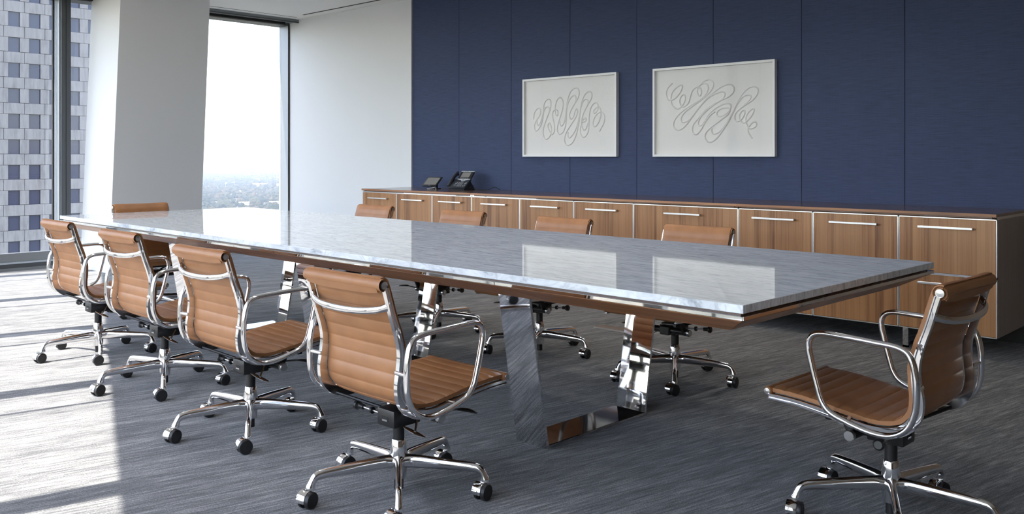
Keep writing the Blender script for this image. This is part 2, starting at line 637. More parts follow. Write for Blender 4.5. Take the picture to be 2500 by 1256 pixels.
fl = MB()
poly = [(XW - 0.12, YW + 0.2), (XW - 0.12, W0.y), (W1.x, W1.y), (W1.x, YW + 0.2)]
fl.prism(poly, -0.12, 0.0)
o = fl.build('floor', 'carpet', smooth=0)
tag(o, 'grey heathered carpet with fine streaks covering the whole floor', 'floor', kind='structure')

ce = MB()
ce.prism(poly, ZC, ZC + 0.12)
ceil_o = ce.build('ceiling', 'ceil', smooth=0)
tag(ceil_o, 'plain white ceiling above the window head', 'ceiling', kind='structure')
MB().box(-9.13, -1.0, 5.935, 5.965, ZC - 0.0015, ZC + 0.01).build('slot_diffuser', 'slot', ceil_o, 0)
MB().box(-9.355, -9.340, 4.0, 6.0, ZC - 0.0015, ZC + 0.01).build('slot_diffuser', 'slot', ceil_o, 0)
def fill(x, y, lab):  # fill lamp added out of view to brighten the table and credenza
    r = empty('added_fill_lamp', (x, y, ZC))
    tag(r, lab, 'fill light', 'fill lights added to the ceiling')
    MB().lathe([(0.058, -0.002), (0.075, -0.002), (0.077, 0.0), (0.058, 0.001)], 28).build('trim_ring', 'white', r)
    MB().lathe([(0.002, -0.001), (0.057, -0.001), (0.057, 0.0), (0.002, 0.0)], 24).build('lens', 'lamp', r)
    ld = bpy.data.lights.new('fill_spot', 'SPOT')
    ld.energy = FILL_W
    ld.spot_size = math.radians(125)
    ld.spot_blend = 0.9
    ld.shadow_soft_size = 0.10
    ld.color = (1.0, 0.94, 0.87)
    lo = bpy.data.objects.new('fill_spot', ld)
    COL.objects.link(lo)
    lo.parent = r
    lo.location = (0, 0, -0.03)
FILL_W = 14.5
for rn, yy in (('window side row', 2.25), ('middle row', 3.75), ('credenza side row', 5.0)):
    for k, xx in enumerate((-5.9, -4.2, -2.5)):
        fill(xx, yy, 'added unseen ceiling downlight, %s, %s from the far end' % (rn, ('first', 'second', 'third')[k]))
MB().box(-9.49, -7.33, 6.085, 6.12, ZC - 0.006, ZC + 0.01).build('edge_trim', 'white', ceil_o, 0)

wb = MB()
wb.box(-9.70, -7.335, 6.118, YW + 0.2, 0, ZC)
wb.box(-7.335, -1.49, YW + 0.018, YW + 0.2, 0, ZC)
wall_b = wb.build('wall_back', 'white', smooth=0)
tag(wall_b, 'long white wall carrying navy fabric panels behind the credenza', 'wall', kind='structure')
pan_w = (7.333 - 1.492) / 8
for i in range(8):
    x0 = -7.333 + i * pan_w
    pm = MB().cbox(0.0015, pan_w - 0.0015, 0, 0.02, 0.102, ZC - 0.002, 0.0015)
    p = pm.build('fabric_panel', 'fabric', wall_b)
    p.location = (x0, YW, 0)

MB().box(-7.333, -1.492, YW - 0.002, YW + 0.02, 0, 0.10).build('base_board', 'slot', wall_b, 0)
o = MB().box(-1.488, W1.x, 6.118, YW + 0.2, 0, ZC).build('wall_entrance', 'brownwall', None, 0)
tag(o, 'brown wall beyond the navy panels at the near end', 'wall', kind='structure')
we = MB().box(W1.x, W1.x + 0.2, W1.y, YW + 0.2, 0, ZC)
o = we.build('wall_right', 'brownwall', smooth=0)
tag(o, 'brown wall at the near end of the room', 'wall', kind='structure')

def to_wall(mb_args, name, mat, parent):
    o = MB().box(*mb_args).build(name, mat, parent, 0)
    return o

# angled glazed wall on the sunny side (local x along the wall, local y into the room)
win2 = empty('window_2', W0, W_ANG)
tag(win2, 'floor to ceiling glazing on the sunny side with slim grey mullions', 'window', kind='structure')
HEAD = 2.75
to_wall((-0.10, S_GLASS, -0.10, 0.06, 0.0, 0.10), 'sill', 'frame_grey', win2)
to_wall((-0.10, S_GLASS, -0.004, 0.12, HEAD, ZC), 'window_head', 'frame_grey', win2)
mull_s = [0.25, 1.92, 3.55, 5.21, 6.83, 8.47, 10.10]
for s in mull_s:
    to_wall((s - 0.065, s + 0.065, -0.08, 0.07, 0.10, HEAD), 'mullion', 'frame_grey', win2)
    to_wall((s + 0.37, s + 0.395, -0.03, 0.0, 0.10, HEAD), 'glazing_bar', 'frame_grey', win2)
edges = [-0.10] + mull_s + [S_GLASS]
for a, b in zip(edges, edges[1:]):
    to_wall((a + 0.065, b - 0.065, -0.010, -0.002, 0.10, HEAD), 'pane', 'glass', win2)
wl = MB().box(S_GLASS, S_END + 0.1, -0.2, 0.0, 0, ZC)
o = wl.build('wall_left', 'white', smooth=0)
o.location = W0
o.rotation_euler = (0, 0, W_ANG)
tag(o, 'plain white wall beyond the sunny side glazing', 'wall', kind='structure')

# end glazing
win1 = empty('window_1', (XW, 0, 0))
tag(win1, 'end glazing from floor to ceiling looking out over the city', 'window', kind='structure')
YA, YB = 2.061, 6.135
def w1(args, name, mat):
    return MB().box(*args).build(name, mat, win1, 0)
w1((-0.06, 0.02, YA, YB, 0.087, 0.175), 'bottom_rail', 'frame_grey')
w1((-0.06, 0.045, YA, YB, 0.072, 0.087), 'sill_lip', 'frame_light')
w1((-0.06, 0.030, YA, YB, 0.030, 0.072), 'sill_face', 'dark')
w1((-0.06, 0.050, YA, YB, 0.0, 0.030), 'base_trim', 'frame_grey')
w1((-0.05, -0.012, 3.400, 3.412, 0.175, 2.80), 'gasket', 'slot')
w1((0.00, 0.155, 3.425, 3.517, 0.175, 2.80), 'mullion', 'dark')
w1((-0.05, 0.115, 3.412, 3.425, 0.175, 2.80), 'mullion_cover', 'frame_light')
for xx in (0.02, 0.05, 0.08):
    w1((xx, xx + 0.004, 3.4095, 3.413, 0.175, 2.80), 'mullion_groove', 'frame_grey')
w1((0.155, 0.158, 3.468, 3.471, 0.175, 2.80), 'mullion_seam', 'slot')
w1((-0.05, 0.12, 5.02 - 0.55, 5.08 - 0.55, 0.175, 2.80), 'mullion', 'dark')
w1((-0.06, 0.150, 6.105, YB, 0.0, 2.80), 'jamb', 'frame_light')
w1((0.150, 0.160, 6.100, YB, 0.0, 2.80), 'jamb_gasket', 'slot')
for a, b in ((YA, 3.400), (3.517, 4.47), (4.53, 6.105)):
    w1((-0.030, -0.022, a, b, 0.175, 2.80), 'pane', 'glass')
# window head / shade pocket
w1((-0.06, 0.16, YA, YB, 2.785, ZC), 'window_head', 'dark')
w1((0.16, 0.365, YA, YB, 2.815, ZC), 'shade_pocket', 'frame_grey')
w1((0.345, 0.365, YA, YB, 2.800, 2.815), 'pocket_lip', 'dark')
w1((0.18, 0.215, YA, 6.02, 2.786, 2.815), 'shade_rail', 'slot')

# raking column
CX0, CX1 = -9.67, -8.94
lean = 0.042
cb = []
for z, dy in ((0, 0.0), (ZC + 0.02, lean * ZC)):
    cb += [(CX0, 3.60 + dy, z), (CX1, 3.60 + dy, z), (CX1, 4.545 + dy, z), (CX0, 4.545 + dy, z)]
cm = MB().add(cb, [(3, 2, 1, 0), (4, 5, 6, 7), (0, 1, 5, 4), (1, 2, 6, 5), (2, 3, 7, 6), (3, 0, 4, 7)])
col_o = cm.build('raking_column', 'column', smooth=0)
tag(col_o, 'big white square column leaning slightly in front of the end glazing', 'column', kind='structure')
MB().box(CX0 - 0.008, CX1 + 0.008, 3.592, 4.553, 0, 0.095).build('base_board', 'white', col_o, 0)

# ------------------------------------------------------------------ outside: tower, trees, ground
XT = -145.0
tower = empty('office_tower', (XT, 40, -150))
tag(tower, 'pale concrete office tower with square windows outside the left pane', 'building')
PY, PZ = 2.86, 3.80
WW, WH = 1.58, 2.15
def row_z(r):
    return -36.43 + r * PZ            # foot of the windows of row r, world z
Y0T = 23.75                          # left edge of window column 0
NCOL, NROW = 13, 22
tz = 150.0
body = MB().box(-30, -0.5, -20, 22.5, 0, 215)
body.build('tower_body', 'joint', tower, 0)
span_me = MB().cbox(-0.25, 0, 0.02, PY - 0.02, 0.015, PZ - WH - 0.03, 0.03).mesh('spandrel_panel', 0)
span_me.materials.append(M['concrete'])
pier_me = MB().cbox(-0.25, 0, 0.02, PY - WW - 0.02, 0.015, WH - 0.015, 0.03).mesh('pier_panel', 0)
pier_me.materials.append(M['concrete'])
win_me = MB().box(-0.02, 0, 0, WW, 0, WH).mesh('window', 0)
win_me.materials.append(M['towerglass'])
rest = MB()
rest_glass = MB()
for c in range(NCOL):
    for r in range(NROW):
        y = Y0T + c * PY - 40
        z = row_z(r) + tz
        if 5 <= c <= 12 and 3 <= r <= 17:
            o = link('spandrel_panel', span_me, None, tower)
            o.location = (0, y - (PY - WW) / 2, z - (PZ - WH))
            o = link('pier_panel', pier_me, None, tower)
            o.location = (0, y + WW, z)
            o = link('window', win_me, None, tower)
            o.location = (-0.30, y, z)
        else:
            rest.box(-0.25, 0, y - (PY - WW) / 2 + 0.02, y + PY - (PY - WW) / 2 - 0.02, z - (PZ - WH) + 0.02, z - 0.02)
            rest.box(-0.25, 0, y + WW + 0.02, y + PY - 0.02, z + 0.015, z + WH - 0.015)
            rest_glass.box(-0.32, -0.30, y, y + WW, z, z + WH)
o = rest.build('cladding', 'concrete', tower, 0)
o['kind'] = 'stuff'
o = rest_glass.build('far_windows', 'towerglass', tower, 0)
o['kind'] = 'stuff'

ZG = -150.0
g = MB().prism([(30000 * math.cos(2 * PI * k / 48), 30000 * math.sin(2 * PI * k / 48)) for k in range(48)], ZG - 5, ZG)
o = g.build('ground', 'ground', smooth=0)
tag(o, 'flat wooded suburbs stretching to the hazy horizon', 'ground', kind='structure')

# tree crowns over the wedge of land the end glazing looks out on
ico = bmesh.new()
bmesh.ops.create_icosphere(ico, subdivisions=1, radius=1)
ico.verts.index_update()
IV = [v.co.copy() for v in ico.verts]
IF = [tuple(v.index for v in f.verts) for f in ico.faces]
ico.free()
tv, tf = [], []
base_dir = math.atan2(0.5, -0.92)
houses = [(1530, .000, 34, 20, 11, 'roof'), (1575, -.028, 60, 14, 7, 'brick'), (1560, -.055, 46, 12, 7, 'brick'), (1640, .085, 30, 16, 8, 'roof'),
          (2950, .052, 46, 22, 7, 'roof'), (2900, .018, 30, 18, 8, 'roof'), (3300, .078, 60, 16, 9, 'roof'), (2350, .060, 20, 14, 6, 'roof'),
          (4900, .035, 80, 30, 8, 'roof'), (4800, .058, 60, 30, 8, 'roof'), (5000, -.07, 110, 30, 8, 'roof'), (5100, -.040, 60, 30, 8, 'roof'),
          (7600, .03, 120, 30, 9, 'roof')]
spots_h = [(d * math.cos(base_dir - da), d * math.sin(base_dir - da), w / 2 + 14) for d, da, w, dp, hh, mt in houses]
for i in range(9000):
    d = 1500 * (7.0 ** (rnd.random() ** 0.85))
    a = base_dir + rnd.uniform(-0.20, 0.20)
    x, y = d * math.cos(a), d * math.sin(a)
    if any((x - hx_) ** 2 + (y - hy_) ** 2 < (hr_ + 18) ** 2 for hx_, hy_, hr_ in spots_h):
        continue
    r = rnd.uniform(4.5, 9.5) * (1 + d / 9000)
    sq = rnd.uniform(0.55, 0.9)
    o0 = len(tv)
    ra = rnd.uniform(0, 6.28)
    ca, sa = math.cos(ra), math.sin(ra)
    for p in IV:
        j = rnd.uniform(0.8, 1.2)
        tv.append((x + r * j * (p.x * ca - p.y * sa), y + r * j * (p.x * sa + p.y * ca), ZG + 5 + r * j * sq * p.z))
    tf += [tuple(k + o0 for k in q) for q in IF]
me = bpy.data.meshes.new('tree_canopy')
me.from_pydata(tv, [], tf)
o = link('tree_canopy', me, 'trees')
tag(o, 'green and russet treetops of the suburbs seen through the end glazing', 'trees', kind='stuff')

hz_m = bpy.data.materials.new('haze')
hz_m.use_nodes = True
hnt = hz_m.node_tree
hnt.nodes.clear()
h_out = hnt.nodes.new('ShaderNodeOutputMaterial')
h_vs = hnt.nodes.new('ShaderNodeVolumeScatter')
h_vs.inputs['Color'].default_value = (0.42, 0.50, 0.61, 1)
h_vs.inputs['Density'].default_value = 1 / 5600
h_vs.inputs['Anisotropy'].default_value = 0.2
hnt.links.new(h_vs.outputs[0], h_out.inputs['Volume'])
hz = MB().box(-26000, -400, -3000, 24000, ZG + 0.5, 260).build('haze', hz_m, None, 0)
tag(hz, 'pale blue haze hanging over the distant suburbs', 'haze', kind='stuff')

hs = random.Random(3)
h_lab = ['tallest pale block at the foot of the suburb view, behind the far table edge', 'long low pink terrace left of the tallest pale block', 'low pink terrace at the column edge of the suburb view',
         'pale house beside the right jamb at the foot of the suburb view', 'pale house halfway up the suburb view, right of its middle', 'pale house halfway up the suburb view, near its middle',
         'long pale block halfway up the suburb view, close to the right jamb', 'small pale house in the lower right of the suburb view', 'long white shed in the upper half of the suburb view, right of its middle',
         'shorter white shed just right of the long white shed', 'longest white shed in the upper half of the suburb view, by the column', 'white shed next to the longest one by the column', 'faint white shed nearest the horizon in the suburb view']
for (d, da, w, dp, hh, mt), lab in zip(houses, h_lab):
    a = base_dir - da
    hb = MB()
    hb.box(-dp / 2, dp / 2, -w / 2, w / 2, 0, hh)
    root = hb.build('distant_building', mt, None, 0)
    root.location = (d * math.cos(a), d * math.sin(a), ZG)
    root.rotation_euler = (0, 0, a + hs.uniform(-0.15, 0.15))
    rf = MB().prism([(-dp / 2 - 1, 0), (dp / 2 + 1, 0), (0, hh * 0.35)], -w / 2 - 1, w / 2 + 1)
    r_o = rf.build('roof', 'roof', root, 0)
    r_o.rotation_euler = (PI / 2, 0, 0)
    r_o.location = (0, 0, hh)
    tag(root, lab, 'building', 'pale buildings among the treetops')

# ------------------------------------------------------------------ conference table
TL, TW = 5.35, 1.43
table = empty('conference_table', (-3.900, 2.982, 0), math.radians(-1.05))
tag(table, 'long white marble conference table on three polished chrome frames', 'table')
hx, hy = TL / 2, TW / 2
for x0, x1 in ((-hx, -0.0008), (0.0008, hx)):
    MB().cbox(x0, x1, -hy, hy, 0.716, 0.740, 0.0012).build('marble_slab', 'marble', table)
MB().box(-hx + 0.018, hx - 0.018, -hy + 0.018, hy - 0.018, 0.7075, 0.716).build('spacer', 'veneer_top', table, 0)
MB().box(-hx + 0.006, hx - 0.006, -hy + 0.006, hy - 0.006, 0.697, 0.7075).build('lower_board', 'veneer_top', table, 0)
LEGX = [-1.50, 0.0, 1.50]
cuts = [-hx]
for lx in LEGX:
    cuts += [lx - 0.19, lx + 0.19]
cuts.append(hx)
for sy in (-1, 1):
    for a, b in zip(cuts, cuts[1:]):
        m = MB().cbox(a + 0.0012, b - 0.0012, min(sy * (hy - 0.006), sy * (hy + 0.002)), max(sy * (hy - 0.006), sy * (hy + 0.002)), 0.6965, 0.7080, 0.001)
        m.build('edge_strip', 'chrome', table)
ycuts = [-hy, -0.225, 0.225, hy]
for sx in (-1, 1):
    for a, b in zip(ycuts, ycuts[1:]):
        m = MB().cbox(min(sx * (hx - 0.006), sx * (hx + 0.002)), max(sx * (hx - 0.006), sx * (hx + 0.002)), a + 0.0012, b - 0.0012, 0.6965, 0.7080, 0.001)
        m.build('edge_strip', 'chrome', table)
# bevelled apron, panel by panel; seams lean along the slope
ZT, ZB = 0.6970, 0.645
IN0, IN1 = 0.010, 0.098
def apron(p0, p1, q1, q0):
    """four plan corners: outer edge p0-p1 (top), inner edge q0-q1 (bottom)"""
    m = MB()
    vs = [(*p0, ZT), (*p1, ZT), (*q1, ZB), (*q0, ZB), (*p0, ZT - 0.006), (*p1, ZT - 0.006)]
    vs = [(*p0, ZT), (*p1, ZT), (*p1, ZT - 0.005), (*p0, ZT - 0.005), (*q0, ZB), (*q1, ZB), (*q0, ZT), (*q1, ZT)]
    fs = [(0, 1, 2, 3), (3, 2, 5, 4), (4, 5, 7, 6), (6, 7, 1, 0), (0, 3, 4, 6), (1, 7, 5, 2)]
    return m.add(vs, fs)
for sy in (-1, 1):
    for i, (a, b) in enumerate(zip(cuts, cuts[1:])):
        a0, b0 = a, b
        ai, bi = a, b
        if i == 0:
            a0, ai = a + IN0, a + IN1
        if i == len(cuts) - 2:
            b0, bi = b - IN0, b - IN1
        if i % 2 == 0 and i > 0:
            ai = a + 0.20
        if i % 2 == 1:
            bi = b + 0.20
        g_ = 0.0012
        o = apron((a0 + g_, sy * (hy - IN0)), (b0 - g_, sy * (hy - IN0)), (bi - g_, sy * (hy - IN1)), (ai + g_, sy * (hy - IN1)))
        o.build('apron_panel', 'veneer_len', table, 0)
for sx in (-1, 1):
    for i, (a, b) in enumerate(zip(ycuts, ycuts[1:])):
        a0, b0, ai, bi = a, b, a, b
        if i == 0:
            a0, ai = a + IN0, a + IN1
        if i == 2:
            b0, bi = b - IN0, b - IN1
        o = apron((sx * (hx - IN0), a0 + 0.0012), (sx * (hx - IN0), b0 - 0.0012), (sx * (hx - IN1), bi - 0.0012), (sx * (hx - IN1), ai + 0.0012))
        o.build('apron_panel', 'veneer_len', table, 0)
MB().box(-hx + 0.09, hx - 0.09, -hy + 0.09, hy - 0.09, 0.650, 0.6970).build('underside', 'slot', table, 0)
# chrome frames: two splayed plates and a bar on the floor
LW = 0.084
for lx in LEGX:
    for sy in (-1, 1):
        yb, yt = 0.325, 0.435
        th = 0.012
        if sy < 0:
            sec = [(lx - LW, 0.0), (lx + LW, 0.0)]
        else:
            sec = [(lx - LW, 0.016), (lx - LW + 0.058, 0.0), (lx + LW, 0.0)]     # far plates are folded along one line
        m = MB()
        for (xa, oa), (xb, ob) in zip(sec, sec[1:]):
            vs = []
            for x, o_ in ((xa, oa), (xb, ob)):
                vs += [(x, sy * (yb + o_), 0.0), (x, sy * (yb - th + o_), 0.0), (x, sy * (yt - th + o_), 0.648), (x, sy * (yt + o_), 0.648)]
            m.add(vs, [(0, 1, 2, 3), (7, 6, 5, 4), (0, 4, 5, 1), (1, 5, 6, 2), (2, 6, 7, 3), (3, 7, 4, 0)])
        m.build('leg_plate', 'chrome', table, 0)
    MB().cbox(lx - LW, lx + LW, -0.313, 0.313, 0.0, 0.012, 0.001).build('base_bar', 'chrome', table, 0)
    MB().box(lx - LW + 0.002, lx + LW - 0.003, -0.312, 0.312, 0.012, 0.0135).build('base_reflection', 'bar_reflection', table, 0)  # black sheet painting the dark table underside mirrored in the chrome bar

# ------------------------------------------------------------------ office chair
rail_pts = [(-0.222, 0.748), (-0.212, 0.715), (-0.196, 0.660), (-0.172, 0.590), (-0.160, 0.535), (-0.163, 0.480), (-0.168, 0.430),
            (-0.156, 0.378), (-0.112, 0.338), (-0.035, 0.326), (0.060, 0.339), (0.155, 0.354), (0.235, 0.362), (0.312, 0.364)]
RAIL = spline([(0, y, z) for y, z in rail_pts], 10)
RAIL, RAIL_L = resample(RAIL, 90)
def rail_normal(i):
    t = RAIL[min(i + 1, len(RAIL) - 1)] - RAIL[max(i - 1, 0)]
    t.normalize()
    return Vector((0, -t.z, t.y))           # towards the sitter
def rail_depth(t):
    return 0.0165 + 0.015 * math.exp(-((t - 0.46) / 0.20) ** 2)
HW = 0.206                                   # half width of the leather
ROLL_C = (-0.226, 0.757)

def leather(i0, i1, name_off, roll_start=False):
    """quilted sling between two stations of the rail"""
    base = []
    if roll_start:
        for k in range(9):
            a = math.radians(112 - 92 * k / 8)
            n = Vector((0, math.cos(a), math.sin(a)))
            base.append((Vector((0, ROLL_C[0], ROLL_C[1])) + n * 0.0185, n))
    for i in range(i0, i1 + 1):
        t = i / (len(RAIL) - 1)
        off = 0.0095 + rail_depth(t) * 0.5
        base.append((RAIL[i] + rail_normal(i) * off, rail_normal(i)))
    # finer stations
    pts = []
    acc = 0.0
    prev = None
    st = []
    sub = 4
    for k in range(len(base) - 1):
        for q in range(sub):
            t = q / sub
            st.append((base[k][0].lerp(base[k + 1][0], t), base[k][1].lerp(base[k + 1][1], t).normalized()))
    st.append(base[-1])
    rings = []
    nx = 16
    for p, n in st:
        if prev is not None:
            acc += (p - prev).length
        prev = p
        ph = (acc + name_off) / 0.0445
        puff = 0.0052 * abs(math.sin(PI * ph)) ** 0.42
        if roll_start and acc < 0.030:
            puff = 0.0
        top, bot = [], []
        for j in range(nx + 1):
            u = -1 + 2 * j / nx
            edge = (1 - abs(u) ** 10) ** 0.5 if abs(u) < 1 else 0.0
            x = HW * (1 - 0.02 * (1 - edge)) * u
            h = 0.0060 + 0.0035 * edge + puff * (0.25 + 0.75 * edge)
            sag = -0.004 * (1 - u * u)
            top.append(tuple(p + n * (h + sag) + Vector((x, 0, 0))))
            bot.append(tuple(p + n * (-h * 0.85 + sag) + Vector((x, 0, 0))))
        rings.append(top + bot[::-1])
    return MB().rings(rings)

def sweep_rail(i0, i1, x, sgn, depth, width):
    rings = []
    for i in range(i0, i1 + 1):
        n = rail_normal(i)
        t = i / (len(RAIL) - 1)
        d = depth(t)
        w = width
        sec = [(-.5, -.5), (.5, -.5), (.5, .5), (.30, .5), (.24, .12), (-.24, .12), (-.30, .5), (-.5, .5)]
        rings.append([tuple(RAIL[i] + n * (a * d) + Vector((x + sgn * b * w, 0, 0))) for a, b in sec])
    return MB().rings(rings)

def build_chair():
    c = empty('office_chair')
    ix = min(range(len(RAIL)), key=lambda i: (RAIL[i] - Vector((0, -0.140, 0.358))).length)
    leather(4, ix, 0.012, True).build('backrest', 'leather', c, 60)
    leather(ix, len(RAIL) - 2, 0.012).build('seat', 'leather', c, 60)
    # padded roll along the top of the back
    yc, zc = ROLL_C
    prof = []
    RL = 0.208
    for k in range(0, 7):
        a = k / 6 * PI / 2
        prof.append((-RL + 0.012 * (1 - math.sin(a)), 0.013 + 0.0075 * math.sin(a)))
    pr = prof + [(-x, r) for x, r in reversed(prof)]
    rings = []
    for x, r in pr:
        rings.append([(x, yc + r * math.cos(2 * PI * k / 24), zc + r * math.sin(2 * PI * k / 24)) for k in range(24)])
    roll = MB().rings(rings).build('top_roll', 'leather', c, 60)
    hem = MB()
    hr = []
    for k in range(17):
        x = -0.192 + 0.384 * k / 16
        zz = zc - 0.020 - 0.008 * (1 - abs(2 * k / 16 - 1) ** 4)
        hr.append([(x, yc - 0.0195, zc - 0.008), (x, yc - 0.012, zc - 0.008), (x, yc - 0.004, zz), (x, yc - 0.012, zz - 0.003)])
    hem.rings(hr).build('stitched_hem', 'leather', roll, 60)
    fy, fz = 0.316, 0.380
    rings = []
    for x, r in [(-0.212, 0.009), (-0.209, 0.013), (-0.203, 0.0145), (0.203, 0.0145), (0.209, 0.013), (0.212, 0.009)]:
        rings.append([(x, fy + r * math.cos(2 * PI * k / 20), fz - 0.002 + r * math.sin(2 * PI * k / 20)) for k in range(20)])
    froll = MB().rings(rings).build('front_roll', 'leather', c, 60)
    for sg in (-1, 1):
        for (par, y, z, r, xx) in ((roll, yc, zc, 0.0125, 0.2075), (froll, fy, fz - 0.002, 0.0105, 0.2115)):
            m = MB()
            m.tube([(sg * (xx - 0.006), y, z), (sg * (xx + 0.003), y, z), (sg * (xx + 0.0042), y, z), (sg * (xx + 0.003), y, z), (sg * (xx + 0.003), y, z)],
                   [r, r, r * 0.82, r * 0.74, r * 0.30], 24)
            m.cyl((sg * (xx + 0.002), y, z), (sg * (xx + 0.0036), y, z), r * 0.30, n=16)
            m.build('end_cap', 'steel', par)
    # side rails
    for sg in (-1, 1):
        m = sweep_rail(0, len(RAIL) - 1, sg * 0.2090, sg, rail_depth, 0.017)
        # block that meets the spreader
        m.build('side_rail', 'alu', c, 40)
    # curved spreader behind the back
    sp = spline([(-0.208, -0.202, 0.692), (-0.194, -0.213, 0.685), (-0.168, -0.227, 0.677), (-0.10, -0.241, 0.669), (0, -0.246, 0.666),
                 (0.10, -0.241, 0.669), (0.168, -0.227, 0.677), (0.194, -0.213, 0.685), (0.208, -0.202, 0.692)], 5)
    rr = [0.0118 + 0.013 * (abs(2 * i / (len(sp) - 1) - 1) ** 8) for i in range(len(sp))]
    m = MB()
    rings = []
    for i, p in enumerate(sp):
        t = (sp[min(i + 1, len(sp) - 1)] - sp[max(i - 1, 0)]).normalized()
        side = t.cross(Vector((0, 0, 1))).normalized()
        up = Vector((0, 0, 1))
        rings.append([tuple(p + up * (rr[i] * math.cos(2 * PI * k / 14)) + side * (0.0075 * math.sin(2 * PI * k / 14))) for k in range(14)])
    m.rings(rings).build('back_spreader', 'alu', c, 50)
    # arm loops
    arm_pts = [(-0.163, 0.577), (-0.130, 0.596), (-0.06, 0.601), (0.03, 0.605), (0.098, 0.606), (0.132, 0.594), (0.144, 0.560), (0.132, 0.500),
               (0.116, 0.440), (0.101, 0.396), (0.072, 0.366), (0.012, 0.347), (-0.055, 0.334), (-0.112, 0.338), (-0.156, 0.366), (-0.178, 0.414), (-0.183, 0.470), (-0.179, 0.530)]
    for sg in (-1, 1):
        loop = spline([(sg * 0.264, y, z) for y, z in arm_pts], 5, closed=True)
        rings = []
        L = len(loop)
        for i, p in enumerate(loop):
            t = (loop[(i + 1) % L] - loop[i - 1]).normalized()
            n = Vector((0, -t.z, t.y))
            f = i / L
            flat = 0.0125 if 0.60 < f < 1.0 else 0.0108
            rings.append([tuple(p + n * (0.0092 * math.cos(2 * PI * k / 12)) + Vector((flat * math.sin(2 * PI * k / 12), 0, 0))) for k in range(12)])
        m = MB().rings(rings, closed=True)
        for y, z in ((-0.174, 0.478), (0.040, 0.345), (-0.140, 0.352)):
            m.cyl((sg * 0.203, y, z), (sg * 0.262, y - 0.006 * (z > 0.4), z), 0.0075, n=12)
        m.build('armrest', 'alu', c, 50)
    # under-seat spreaders
    sp_ = MB()
    sp_.cbox(-0.206, 0.206, 0.098, 0.122, 0.326, 0.342, 0.004)
    sp_.build('seat_spreader', 'black', c)
    # tilt mechanism
    m = MB()
    m.cbox(-0.046, 0.046, -0.058, 0.060, 0.240, 0.300, 0.006, 2)
    m.cyl((-0.125, 0.075, 0.268), (0.125, 0.075, 0.268), 0.0165, n=20)
    m.cbox(-0.030, 0.030, 0.03, 0.10, 0.245, 0.290, 0.005)
    m.build('tilt_mechanism', 'black', c)
    mm = MB().cbox(-0.020, 0.016, -0.0592, -0.056, 0.258, 0.276, 0.002)
    mm.build('gauge_window', 'slot', c)
    MB().cbox(-0.016, 0.010, -0.0602, -0.058, 0.259, 0.265, 0.001).build('gauge_pointer', 'steel', c)
    for sg in (-1, 1):
        # plates from the torsion tube up to the seat
        a = MB()
        p = [(0.062, 0.258), (0.090, 0.264), (0.128, 0.340), (0.094, 0.340)]
        vs = [(sg * 0.100, y, z) for y, z in p] + [(sg * 0.112, y, z) for y, z in p]
        a.add(vs, [(0, 1, 2, 3), (7, 6, 5, 4), (0, 4, 5, 1), (1, 5, 6, 2), (2, 6, 7, 3), (3, 7, 4, 0)])
        a.tube([(sg * 0.040, -0.02, 0.285), (sg * 0.206, -0.112, 0.330)], 0.006, 8)
        a.build('link_arm', 'black', c, 30)
        MB().tube([(sg * 0.124, 0.075, 0.268), (sg * 0.137, 0.075, 0.268), (sg * 0.139, 0.075, 0.268)], [0.0175, 0.0175, 0.0155], 22).build('tension_knob', 'steel', c)
    lv = MB()
    lv.cyl((-0.046, -0.028, 0.268), (-0.165, -0.038, 0.276), 0.004, n=10)
    lv.build('lever_rod', 'steel', c)
    kb = MB()
    kb.tube([(-0.148, -0.0365, 0.2748), (-0.170, -0.0385, 0.2763), (-0.176, -0.039, 0.2767), (-0.186, -0.040, 0.2775), (-0.190, -0.0405, 0.278)],
            [0.009, 0.010, 0.017, 0.017, 0.012], 18)
    kb.build('lever_knob', 'black', c)
    MB().cyl((-0.100, -0.033, 0.2715), (-0.108, -0.0335, 0.272), 0.012, n=14).build('lever_collar', 'black', c)
    pd = MB()
    pd.cyl((0.075, 0.02, 0.275), (0.112, -0.02, 0.243), 0.004, n=10)
    pp = spline([(0.082, -0.045, 0.255), (0.100, -0.030, 0.243), (0.125, -0.012, 0.230), (0.142, 0.000, 0.222)], 4)
    pr_ = [0.006 + 0.007 * math.sin(PI * i / (len(pp) - 1)) for i in range(len(pp))]
    pd.tube(pp, pr_, 12, flat=(0.35, (0.3, 0.2, 1)))
    pd.build('height_paddle', 'alu', c, 50)
    bp = MB()
    bp.cyl((0.06, 0.10, 0.275), (0.165, 0.14, 0.292), 0.0035, n=8)
    pp = spline([(0.150, 0.133, 0.290), (0.170, 0.142, 0.292), (0.200, 0.152, 0.290), (0.222, 0.158, 0.286)], 4)
    bp.tube(pp, [0.005 + 0.009 * math.sin(PI * (0.1 + 0.9 * i / (len(pp) - 1))) for i in range(len(pp))], 12, flat=(0.4, (0, 0, 1)))
    bp.build('tilt_paddle', 'black', c, 50)
    # column and base
    gas = MB()
    gas.lathe([(0.014, 0.16), (0.0195, 0.165), (0.0195, 0.230), (0.0212, 0.232), (0.0212, 0.242), (0.010, 0.250)], 22)
    gas.build('gas_column', 'black', c)
    MB().lathe([(0.004, 0.012), (0.0165, 0.013), (0.0165, 0.07), (0.010, 0.075)], 20).build('piston_end', 'black', c)
    hub = MB().lathe([(0.010, 0.052), (0.0265, 0.052), (0.0275, 0.075), (0.0290, 0.100), (0.0295, 0.135), (0.0265, 0.160), (0.0235, 0.182), (0.0215, 0.1845), (0.019, 0.183)], 28)
    hub.build('base_hub', 'alu', c, 50)
